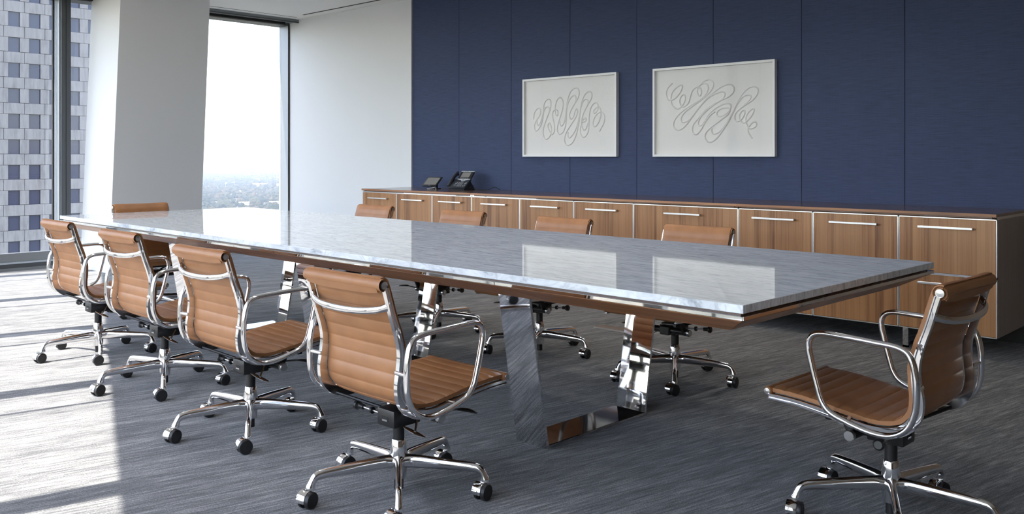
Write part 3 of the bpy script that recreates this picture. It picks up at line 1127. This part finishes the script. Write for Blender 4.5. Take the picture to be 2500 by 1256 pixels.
    # one leg and one caster, then the other four as copies
    lp = spline([(0.018, 0, 0.110), (0.060, 0, 0.110), (0.12, 0, 0.1085), (0.20, 0, 0.1055), (0.262, 0, 0.102), (0.284, 0, 0.096), (0.295, 0, 0.083), (0.301, 0, 0.067), (0.3025, 0, 0.0575)], 5)
    n = len(lp)
    rings = []
    for i, p in enumerate(lp):
        t = (lp[min(i + 1, n - 1)] - lp[max(i - 1, 0)]).normalized()
        nn = Vector((-t.z, 0, t.x))
        x = p.x
        if x < 0.26:
            k = (x - 0.018) / 0.242
            hgt = 0.0245 - 0.0085 * k
            wid = 0.0150 * (1 - k) ** 2.5 + 0.0118 * (1 - (1 - k) ** 2.5)
            if x < 0.05:
                wid += 0.010 * (1 - (x - 0.018) / 0.032)
        else:
            k = min(1, max(0, (0.102 - p.z) / 0.0445))
            hgt = 0.0160 - 0.0040 * math.sin(PI * min(1, k * 1.15)) + 0.001 * k
            wid = 0.0118 - 0.0012 * math.sin(PI * min(1, k * 1.15)) + 0.0030 * k
        rings.append([tuple(p + nn * (hgt * math.cos(2 * PI * q / 14)) + Vector((0, wid * math.sin(2 * PI * q / 14), 0))) for q in range(14)])
    leg_me = MB().rings(rings).mesh('leg', 50)
    leg_me.materials.append(M['alu'])
    R = 0.0278
    hood = MB()
    arc = [i / 18 for i in range(19)]
    rings = []
    for t in arc:
        a = math.radians(215 - 225 * t)
        ca, sa = math.cos(a), math.sin(a)
        rings.append([(y_r * ca, x_, R + y_r * sa) for y_r, x_ in ((0.0298, -0.0245), (0.0298, 0.006), (0.0285, 0.0085), (0.0282, 0.006), (0.0282, -0.022), (0.012, -0.024), (0.012, -0.0262), (0.0275, -0.0262))])
    hood.rings(rings)
    hood.cyl((-0.014, -0.001, 0.046), (-0.014, -0.001, 0.060), 0.008, n=14)
    hood.cyl((-0.014, -0.001, 0.048), (-0.007, -0.001, 0.040), 0.010, n=14)
    hood.cyl((0, -0.025, R), (0, 0.0, R), 0.0135, n=18)
    hood_me = hood.mesh('caster', 40)
    hood_me.materials.append(M['chrome'])
    wh = MB()
    prof = [(0.004, 0.000), (0.0235, 0.000), (0.0268, 0.002), (0.0278, 0.0055), (0.0278, 0.0125), (0.0262, 0.0165), (0.022, 0.0182), (0.0195, 0.0176), (0.004, 0.0186)]
    mt = Matrix.Translation((0, 0.0065, R)) @ Matrix.Rotation(-PI / 2, 4, 'X')
    wh.lathe(prof, 28, mtx=mt)
    wh_me = wh.mesh('wheel', 40)
    wh_me.materials.append(M['rubber'])
    wh2 = MB()
    prof = [(0.004, 0.000), (0.0235, 0.000), (0.0278, 0.004), (0.0278, 0.012), (0.0235, 0.0155), (0.004, 0.0155)]
    mt = Matrix.Translation((0, -0.0215, R)) @ Matrix.Rotation(-PI / 2, 4, 'X')
    wh2.lathe(prof, 24, mtx=mt)
    wh2_me = wh2.mesh('wheel', 40)
    wh2_me.materials.append(M['rubber'])
    for k in range(5):
        link('leg', leg_me, None, c)
    for k in range(5):
        ca = link('caster', hood_me, None, c)
        link('wheel', wh_me, None, ca)
        link('wheel', wh2_me, None, ca)
    return c

proto = build_chair()
def pose(ch, C, rz, beta, sw, lift):
    ch.location = (C[0], C[1], 0)
    ch.rotation_euler = (0, 0, math.radians(rz))
    kl = kc = 0
    for p in ch.children:
        nm = p.name.split('.')[0]
        if nm == 'leg':
            p.rotation_euler = (0, 0, math.radians(beta + 72 * kl - rz))
            kl += 1
        elif nm == 'caster':
            a = math.radians(beta + 72 * kc - rz)
            # swivel: the stem sits over the leg's end, the wheel trails it
            s = math.radians(sw[kc % len(sw)] - rz)
            stem = Vector((0.3025 * math.cos(a), 0.3025 * math.sin(a), 0))
            p.rotation_euler = (0, 0, s)
            p.location = stem + Vector((0.014 * math.cos(s), 0.014 * math.sin(s), 0))
            kc += 1
        elif nm not in ('base_hub', 'piston_end'):
            p.location = (0, 0, lift)               # each seat is set at its own height

SW = [-80, -105, -95, -75, -100]
chairs = [
    ((-5.338, 2.088), 0, 53, SW, 0.01, 'tan leather office chair on the window side of the table, farthest from the camera'),
    ((-4.368, 2.035), 0, 46, SW, 0.01, 'tan leather office chair on the window side, second from the far end of the table'),
    ((-3.392, 1.953), 0, 40, SW, 0.005, 'tan leather office chair on the window side, third from the far end of the table'),
    ((-2.393, 1.940), 0, 33, SW, -0.004, 'tan leather office chair on the window side, largest and nearest in the photo'),
    ((-6.490, 2.940), -90, 10, SW, 0.015, 'tan leather office chair at the far head of the table before the white column'),
    ((-5.440, 3.960), 180, 20, SW, 0, 'tan leather office chair on the credenza side, farthest, topped just left of the phone'),
    ((-4.450, 3.950), 180, 23, SW, 0, 'tan leather office chair on the credenza side, second from the far end'),
    ((-3.505, 3.900), 180, 14, SW, 0, 'tan leather office chair on the credenza side, third from the far end'),
    ((-2.570, 3.905), 180, 15, SW, 0, 'tan leather office chair on the credenza side, nearest to the camera'),
    ((-1.091, 2.891), 88, 7, SW, 0.004, 'tan leather office chair at the near head of the table, right foreground'),
]
for i, (C, rz, beta, sw, lift, lab) in enumerate(chairs):
    ch = copy_tree(proto)
    pose(ch, C, rz, beta, sw, lift)
    tag(ch, lab, 'chair', 'tan leather chairs around the marble table')
def drop(o):
    for k in list(o.children):
        drop(k)
    bpy.data.objects.remove(o)
drop(proto)

# ------------------------------------------------------------------ credenza
YF = 5.475             # door faces
ZTOP, ZBOT = 0.829, 0.130
bx = [-7.325, -6.788, -6.264, -5.730, -5.145, -4.554, -3.970, -3.093, -2.560, -2.022, -1.481]
def trimmed_front(par, x0, x1, z0, z1, hz):
    """wood front with a thin bright metal edge and a bar handle"""
    m = MB().cbox(x0 + 0.006, x1 - 0.006, YF, YF + 0.020, z0 + 0.006, z1 - 0.006, 0.0008)
    d = m.build('drawer' if z1 - z0 < 0.4 else 'door', 'veneer', par, 0)
    e = MB()
    t = 0.0045
    for q in ((x0 + 0.0015, x0 + 0.0015 + t, z0, z1), (x1 - 0.0015 - t, x1 - 0.0015, z0, z1), (x0 + 0.0015, x1 - 0.0015, z0, z0 + t), (x0 + 0.0015, x1 - 0.0015, z1 - t, z1)):
        e.box(q[0], q[1], YF - 0.002, YF + 0.018, q[2], q[3])
    e.build('edge_trim', 'satin', d, 0)
    c = (x0 + x1) / 2
    h = MB()
    h.cbox(c - 0.150, c + 0.150, YF - 0.034, YF - 0.022, hz - 0.006, hz + 0.006, 0.001)
    h.box(c - 0.142, c - 0.132, YF - 0.023, YF + 0.001, hz - 0.005, hz + 0.005)
    h.box(c + 0.132, c + 0.142, YF - 0.023, YF + 0.001, hz - 0.005, hz + 0.005)
    h.build('handle', 'satin', d)
    return d
cab_lab = ['walnut cabinet at the far left end of the credenza', 'walnut cabinet second from the far end, left of the phone', 'walnut cabinet under the desk phone, third from the far end',
           'walnut cabinet fourth from the far end of the credenza', 'walnut cabinet fifth from the far end, under the smaller looking artwork', 'walnut cabinet sixth from the far end of the credenza',
           'widest walnut cabinet of the credenza, under the nearer artwork', 'walnut cabinet third from the near end of the credenza', 'walnut cabinet second from the near end of the credenza',
           'walnut two drawer cabinet at the near right end of the credenza']
ZBODY = 0.797
for i in range(10):
    x0, x1 = bx[i], bx[i + 1]
    cab = empty('cabinet', ((x0 + x1) / 2, YF, 0))
    tag(cab, cab_lab[i], 'cabinet', 'walnut cabinets along the blue wall')
    mid = (x0 + x1) / 2
    a, b = x0 - mid, x1 - mid
    def sh(o):
        o.location = (-mid + mid, -YF, 0)
    m = MB().box(a + 0.001, b - 0.001, YF + 0.020, YW - 0.012, ZBOT, ZBODY)
    bo = m.build('body', 'dark' if 0 < i < 9 else 'end_panel', cab, 0)
    sh(bo)
    if i == 9:
        zs = 0.466
        for z0, z1, hz in ((zs + 0.001, ZBODY, 0.740), (ZBOT, zs - 0.001, 0.412)):
            d = trimmed_front(cab, a, b, z0, z1, hz)
            sh(d)
    else:
        d = trimmed_front(cab, a, b, ZBOT, ZBODY, 0.740)
        sh(d)
    if i in (0, 3, 6, 9):
        lg = MB()
        xa = a + 0.003 if i else a + 0.05
        lg.box(xa, xa + 0.032, YF + 0.06, YF + 0.072, 0, ZBOT).box(xa, xa + 0.032, YF + 0.06, YW - 0.10, 0, 0.012).box(xa, xa + 0.032, YW - 0.112, YW - 0.10, 0, ZBOT)
        l = lg.build('sled_leg', 'chrome', cab, 0)
        sh(l)
for (x0, x1, lab) in ((bx[0], bx[3], 'dark walnut worktop length at the far end, under the phone'), (bx[3], bx[7], 'dark walnut worktop length in the middle of the credenza'), (bx[7], bx[10], 'dark walnut worktop length at the near right end')):
    t = MB().cbox(x0 + 0.0008, x1 - 0.0008, YF - 0.015, YW - 0.003, 0.8125, ZTOP, 0.0008).build('worktop', 'veneer_top', None, 0)
    tag(t, lab, 'worktop', 'worktop lengths of the credenza')
    MB().box(x0 + 0.001, x1 - 0.001, YF - 0.0175, YF - 0.0148, 0.8128, ZTOP - 0.0006).build('front_edge', 'veneer_len', t, 0)
    MB().box(x0 + 0.03, x1 - 0.03, YF - 0.002, YF + 0.012, 0.803, 0.8125).build('edge_band', 'veneer_top', t, 0)
    MB().box(x0 + 0.002, x1 - 0.002, YF + 0.004, YW - 0.02, ZBODY, 0.8125).build('reveal_strip', 'chrome', t, 0)

# ------------------------------------------------------------------ framed paper reliefs
def relief(name, x0, x1, z0, z1, strands, label):
    root = empty(name, ((x0 + x1) / 2, YW, z0))
    tag(root, label, 'artwork')
    fr = MB()
    D, B = 0.040, 0.019
    hw, hh = (x1 - x0) / 2, z1 - z0
    fr.cbox(-hw, -hw + B, -D, -0.001, 0, hh, 0.001).cbox(hw - B, hw, -D, -0.001, 0, hh, 0.001)
    fr.cbox(-hw + B, hw - B, -D, -0.001, 0, B, 0.001).cbox(-hw + B, hw - B, -D, -0.001, hh - B, hh, 0.001)
    fr.build('frame', 'white_frame', root)
    MB().box(-hw + B, hw - B, -0.012, -0.001, B, hh - B).build('backing_paper', 'paper', root, 0)
    MB().box(-hw + B, hw - B, -0.0345, -0.033, B, hh - B).build('glass_pane', 'picglass', root, 0)
    for s in strands:
        pts = spline([(x, 0, z) for x, z in s], 6)
        rings = []
        n = len(pts)
        for i, p in enumerate(pts):
            t = (pts[min(i + 1, n - 1)] - pts[max(i - 1, 0)]).normalized()
            nn = Vector((-t.z, 0, t.x))
            q = Vector((p.x - (x0 + x1) / 2, -0.0118, p.z - z0))
            rings.append([tuple(q + nn * w_ + Vector((0, -h_, 0))) for w_, h_ in ((0.0075, 0), (0.0030, 0.0060), (0.0010, 0.0085), (-0.0010, 0.0085), (-0.0030, 0.0060), (-0.0075, 0))])
        MB().rings(rings).build('paper_strip', 'paper', root, 50)

ART1 = [[(-5.574,1.498),(-5.559,1.561),(-5.518,1.599),(-5.487,1.585),(-5.492,1.538),(-5.532,1.493),(-5.559,1.448),(-5.554,1.401),(-5.527,1.394),(-5.492,1.426),(-5.465,1.478),(-5.454,1.531),(-5.447,1.596),(-5.434,1.648),(-5.395,1.678),(-5.361,1.659),(-5.364,1.593),(-5.395,1.529),(-5.434,1.451),(-5.452,1.392),(-5.443,1.333),(-5.412,1.313),(-5.377,1.332),(-5.355,1.371),(-5.355,1.423),(-5.377,1.459),(-5.395,1.437),(-5.381,1.397),(-5.351,1.357),(-5.329,1.364),(-5.315,1.396),(-5.321,1.455),(-5.338,1.514),(-5.334,1.559),(-5.308,1.578),(-5.278,1.564),(-5.278,1.528),(-5.295,1.529),(-5.306,1.558),(-5.304,1.617),(-5.282,1.668),(-5.248,1.686),(-5.218,1.659),(-5.214,1.6),(-5.235,1.537),(-5.265,1.466),(-5.282,1.408),(-5.273,1.369),(-5.248,1.356),(-5.214,1.374),(-5.188,1.419),(-5.176,1.483),(-5.172,1.573),(-5.163,1.65),(-5.13,1.725),(-5.088,1.759),(-5.047,1.76),(-5.026,1.727),(-5.038,1.676),(-5.08,1.621),(-5.121,1.565),(-5.138,1.521),(-5.121,1.488),(-5.092,1.506),(-5.076,1.55),(-5.059,1.575),(-5.045,1.556),(-5.063,1.505),(-5.121,1.437),(-5.172,1.374),(-5.195,1.316),(-5.188,1.271),(-5.155,1.256),(-5.105,1.276),(-5.063,1.34),(-5.038,1.416),(-5.022,1.491),(-5.01,1.58),(-4.989,1.649),(-4.957,1.704),(-4.916,1.724),(-4.886,1.707),(-4.888,1.663),(-4.924,1.614),(-4.973,1.541),(-4.997,1.478),(-4.997,1.427),(-4.981,1.392),(-4.961,1.387),(-4.941,1.413),(-4.924,1.451)],[(-5.532,1.493),(-5.525,1.453),(-5.505,1.443),(-5.478,1.485),(-5.458,1.537),(-5.438,1.583),(-5.412,1.608),(-5.381,1.597),(-5.381,1.561),(-5.412,1.503)],[(-5.252,1.472),(-5.248,1.44),(-5.227,1.432),(-5.201,1.458),(-5.184,1.516),(-5.172,1.586),(-5.146,1.649),(-5.105,1.692),(-5.071,1.694),(-5.062,1.658),(-5.084,1.615)],[(-5.155,1.373),(-5.155,1.335),(-5.13,1.323),(-5.08,1.372),(-5.047,1.435),(-5.026,1.511),(-5.006,1.592),(-4.973,1.648),(-4.941,1.656),(-4.924,1.633),(-4.945,1.584)],[(-4.949,1.489),(-4.973,1.491),(-4.988,1.478),(-4.977,1.46),(-4.953,1.467),(-4.947,1.483),(-4.973,1.484),(-5.002,1.434),(-5.014,1.383),(-5.002,1.342),(-4.973,1.325),(-4.941,1.344),(-4.92,1.388),(-4.916,1.45),(-4.912,1.513),(-4.896,1.576),(-4.868,1.612),(-4.837,1.623),(-4.814,1.597),(-4.821,1.554),(-4.852,1.529),(-4.864,1.549),(-4.844,1.571),(-4.809,1.585),(-4.785,1.559),(-4.785,1.509),(-4.809,1.448),(-4.84,1.417),(-4.864,1.421),(-4.868,1.455),(-4.844,1.505),(-4.805,1.535),(-4.766,1.533),(-4.742,1.502),(-4.75,1.446),(-4.781,1.397),(-4.799,1.371)]]
ART2 = [[(-4.05,1.747),(-4.093,1.712),(-4.11,1.669),(-4.097,1.622),(-4.069,1.611),(-4.022,1.626),(-3.976,1.669),(-3.957,1.714),(-3.972,1.728),(-4.015,1.708),(-4.054,1.667),(-4.065,1.614),(-4.05,1.567),(-4.007,1.539),(-3.968,1.551),(-3.938,1.589),(-3.929,1.628),(-3.942,1.651),(-3.968,1.636),(-3.982,1.598),(-3.968,1.561),(-3.938,1.553),(-3.9,1.581),(-3.881,1.632),(-3.862,1.677),(-3.828,1.701),(-3.795,1.698),(-3.781,1.673),(-3.787,1.639),(-3.806,1.638),(-3.819,1.668),(-3.806,1.706),(-3.765,1.73),(-3.728,1.718),(-3.72,1.682),(-3.743,1.639),(-3.802,1.596),(-3.877,1.561),(-3.953,1.518),(-4.015,1.467),(-4.039,1.422),(-4.03,1.382),(-3.988,1.368),(-3.938,1.39),(-3.885,1.444),(-3.817,1.526),(-3.743,1.6),(-3.67,1.654),(-3.598,1.695),(-3.534,1.71),(-3.497,1.689),(-3.499,1.646),(-3.549,1.61),(-3.641,1.577),(-3.728,1.529),(-3.802,1.461),(-3.851,1.41),(-3.863,1.365),(-3.847,1.333),(-3.817,1.332),(-3.78,1.37),(-3.743,1.427),(-3.699,1.477),(-3.656,1.504)],[(-3.795,1.718),(-3.75,1.748),(-3.706,1.755),(-3.674,1.731),(-3.681,1.687),(-3.721,1.644),(-3.787,1.596),(-3.862,1.553),(-3.93,1.51),(-3.965,1.466),(-3.961,1.433),(-3.923,1.432),(-3.87,1.463),(-3.802,1.538),(-3.728,1.606),(-3.656,1.641),(-3.598,1.654),(-3.571,1.637),(-3.591,1.6),(-3.656,1.564),(-3.721,1.522),(-3.78,1.473),(-3.806,1.429),(-3.802,1.4),(-3.776,1.402),(-3.743,1.44),(-3.706,1.49),(-3.648,1.532),(-3.584,1.558),(-3.534,1.559),(-3.519,1.54),(-3.531,1.509),(-3.57,1.479),(-3.62,1.465),(-3.643,1.481),(-3.627,1.513),(-3.577,1.53),(-3.531,1.522),(-3.538,1.484),(-3.598,1.442),(-3.685,1.387),(-3.736,1.344),(-3.747,1.305),(-3.728,1.273),(-3.692,1.267),(-3.641,1.297),(-3.591,1.353),(-3.541,1.422),(-3.492,1.508),(-3.457,1.575),(-3.416,1.635),(-3.368,1.673),(-3.321,1.68),(-3.292,1.66),(-3.3,1.617),(-3.341,1.576),(-3.402,1.542),(-3.457,1.506),(-3.485,1.47),(-3.482,1.432),(-3.457,1.422),(-3.423,1.443),(-3.402,1.48),(-3.406,1.505),(-3.426,1.499),(-3.445,1.469),(-3.44,1.431),(-3.409,1.409),(-3.375,1.429),(-3.341,1.465),(-3.324,1.502),(-3.334,1.514),(-3.368,1.491),(-3.392,1.448),(-3.385,1.399),(-3.361,1.367),(-3.327,1.37),(-3.304,1.391),(-3.314,1.415),(-3.344,1.404),(-3.372,1.367),(-3.368,1.33),(-3.338,1.29)],[(-3.685,1.374),(-3.688,1.349),(-3.67,1.33),(-3.627,1.341),(-3.584,1.378),(-3.541,1.434),(-3.499,1.502),(-3.464,1.557),(-3.423,1.604),(-3.375,1.621),(-3.349,1.607),(-3.365,1.577),(-3.409,1.542)]]
relief('framed_relief', -5.690, -4.598, EYE, 1.873, ART1, 'white framed paper relief of looping scrolls, the one nearer the phone')
relief('framed_relief', -4.226, -3.142, EYE, 1.873, ART2, 'white framed paper relief of slanting scrolls, the one on the right')

# ------------------------------------------------------------------ desk phone and touch panel on the worktop
ph = empty('desk_phone', (-6.33, 5.905, ZTOP), math.radians(8))
tag(ph, 'charcoal desk phone with a grey screen and a handset on the worktop', 'phone')
tilt = math.radians(38)
mt = Matrix.Translation((0, -0.075, 0.012)) @ Matrix.Rotation(tilt, 4, 'X')
MB().cbox(-0.100, 0.110, 0, 0.130, 0.0, 0.022, 0.006, 2, mt).build('body', 'phone', ph)
st = MB().prism([(-0.075, 0.0), (0.105, 0.0), (0.02, 0.10)], -0.08, 0.09, Matrix.Rotation(PI / 2, 4, 'Z') @ Matrix.Rotation(PI / 2, 4, 'X'))
st.build('stand', 'phone', ph, 0)
mt2 = Matrix.Translation((0.028, 0.022, 0.098)) @ Matrix.Rotation(math.radians(48), 4, 'X')
hd = MB().cbox(-0.080, 0.082, 0, 0.092, 0.0, 0.016, 0.004, 1, mt2).build('display_housing', 'black', ph)
MB().cbox(-0.055, 0.050, 0.020, 0.080, 0.0155, 0.0172, 0.0005, 1, mt2).build('screen', 'screen', hd)
MB().cbox(-0.080, 0.082, 0.088, 0.098, 0.002, 0.020, 0.002, 1, mt2).build('silver_bar', 'silver', hd)
for k in range(4):
    MB().cbox(-0.050 + k * 0.026, -0.030 + k * 0.026, 0.006, 0.011, 0.0155, 0.0178, 0.0005, 1, mt2).build('soft_key', 'phone_key', hd)
nav = MB().prism([(-0.052, 0.125), (0.108, 0.125), (0.104, 0.116), (0.060, 0.106), (0.040, 0.088), (0.020, 0.088), (0.004, 0.106), (-0.046, 0.116)], 0.0215, 0.0245, mt)
nv = nav.build('navigation_bar', 'silver', ph, 0)
MB().lathe([(0.003, 0.024), (0.0115, 0.0245), (0.0125, 0.026), (0.009, 0.0268), (0.006, 0.0255), (0.001, 0.0255)], 18, (0.030, 0.104, 0), mt).build('navigation_ring', 'phone_key', nv)
key = MB().cbox(-0.0065, 0.0065, -0.0045, 0.0045, 0.0215, 0.0245, 0.0012).mesh('key', 35)
key.materials.append(M['phone_key'])
spots = [(0.010 + 0.020 * i, 0.018 + 0.0165 * j) for i in range(3) for j in range(4)]
spots += [(-0.030, 0.055), (-0.016, 0.055), (-0.016, 0.070), (0.080, 0.055), (0.094, 0.055), (0.090, 0.070), (0.078, 0.020), (0.092, 0.030), (-0.034, 0.03), (-0.020, 0.03)]
for x, y in spots:
    k_ = link('key', key, None, ph)
    k_.matrix_local = mt @ Matrix.Translation((x, y, 0))
hs_p = spline([(-0.088, -0.085, 0.030), (-0.088, -0.055, 0.068), (-0.088, -0.015, 0.112), (-0.088, 0.035, 0.150), (-0.088, 0.062, 0.158)], 5)
hset = MB().tube(hs_p, [0.019 + 0.005 * abs(2 * i / (len(hs_p) - 1) - 1) ** 3 for i in range(len(hs_p))], 14, flat=(0.62, (1, 0, 0)))
hset.build('handset', 'phone', ph, 60)
cd = spline([(0.08, 0.02, 0.03), (0.13, 0.03, 0.012), (0.20, 0.02, 0.004), (0.28, 0.06, 0.006), (0.33, 0.10, 0.030), (0.37, 0.13, 0.004)], 6)
MB().tube(cd, 0.0028, 8).build('cable', 'black', ph, 60)

tp = empty('touch_panel', (-6.74, 5.905, ZTOP), math.radians(8))
tag(tp, 'small black touch panel on a bent metal stand left of the phone', 'touch panel')
mt = Matrix.Translation((0, -0.060, 0.022)) @ Matrix.Rotation(math.radians(42), 4, 'X')
b_ = MB().cbox(-0.095, 0.095, 0, 0.135, 0, 0.012, 0.004, 2, mt).build('bezel', 'black', tp)
MB().cbox(-0.078, 0.078, 0.020, 0.122, 0.0115, 0.0128, 0.0004, 1, mt).build('screen', 'screen', b_)
MB().cbox(-0.014, 0.014, 0.008, 0.012, 0.0115, 0.0126, 0.0003, 1, mt).build('maker_mark', 'phone_key', b_)
sw_ = spline([(-0.03, -0.06, 0.004), (0.02, -0.02, 0.012), (0.055, -0.02, 0.026), (0.075, -0.045, 0.014), (0.10, -0.075, 0.004)], 5)
MB().tube(sw_, 0.005, 10).build('stand', 'silver', tp, 60)
MB().cbox(-0.06, 0.06, -0.02, 0.05, 0.0, 0.008, 0.002).build('foot', 'black', tp)
MB().cbox(-0.035, 0.035, 0.0, 0.035, 0.006, 0.070, 0.004).build('back_support', 'black', tp)

# ------------------------------------------------------------------ floor outlet cover
fp = MB().cbox(-0.205, 0.205, -0.055, 0.055, 0, 0.005, 0.0015).build('floor_outlet_cover', 'plate')
fp.location = (-3.545, 4.775, 0)
tag(fp, 'flat metal outlet cover set in the carpet behind the table', 'outlet cover')
MB().box(-0.205, 0.205, -0.058, -0.054, 0, 0.0065).build('rim', 'satin', fp, 0)
MB().cbox(-0.17, 0.17, -0.030, 0.030, 0.0045, 0.0062, 0.0008).build('lid', 'plate', fp)
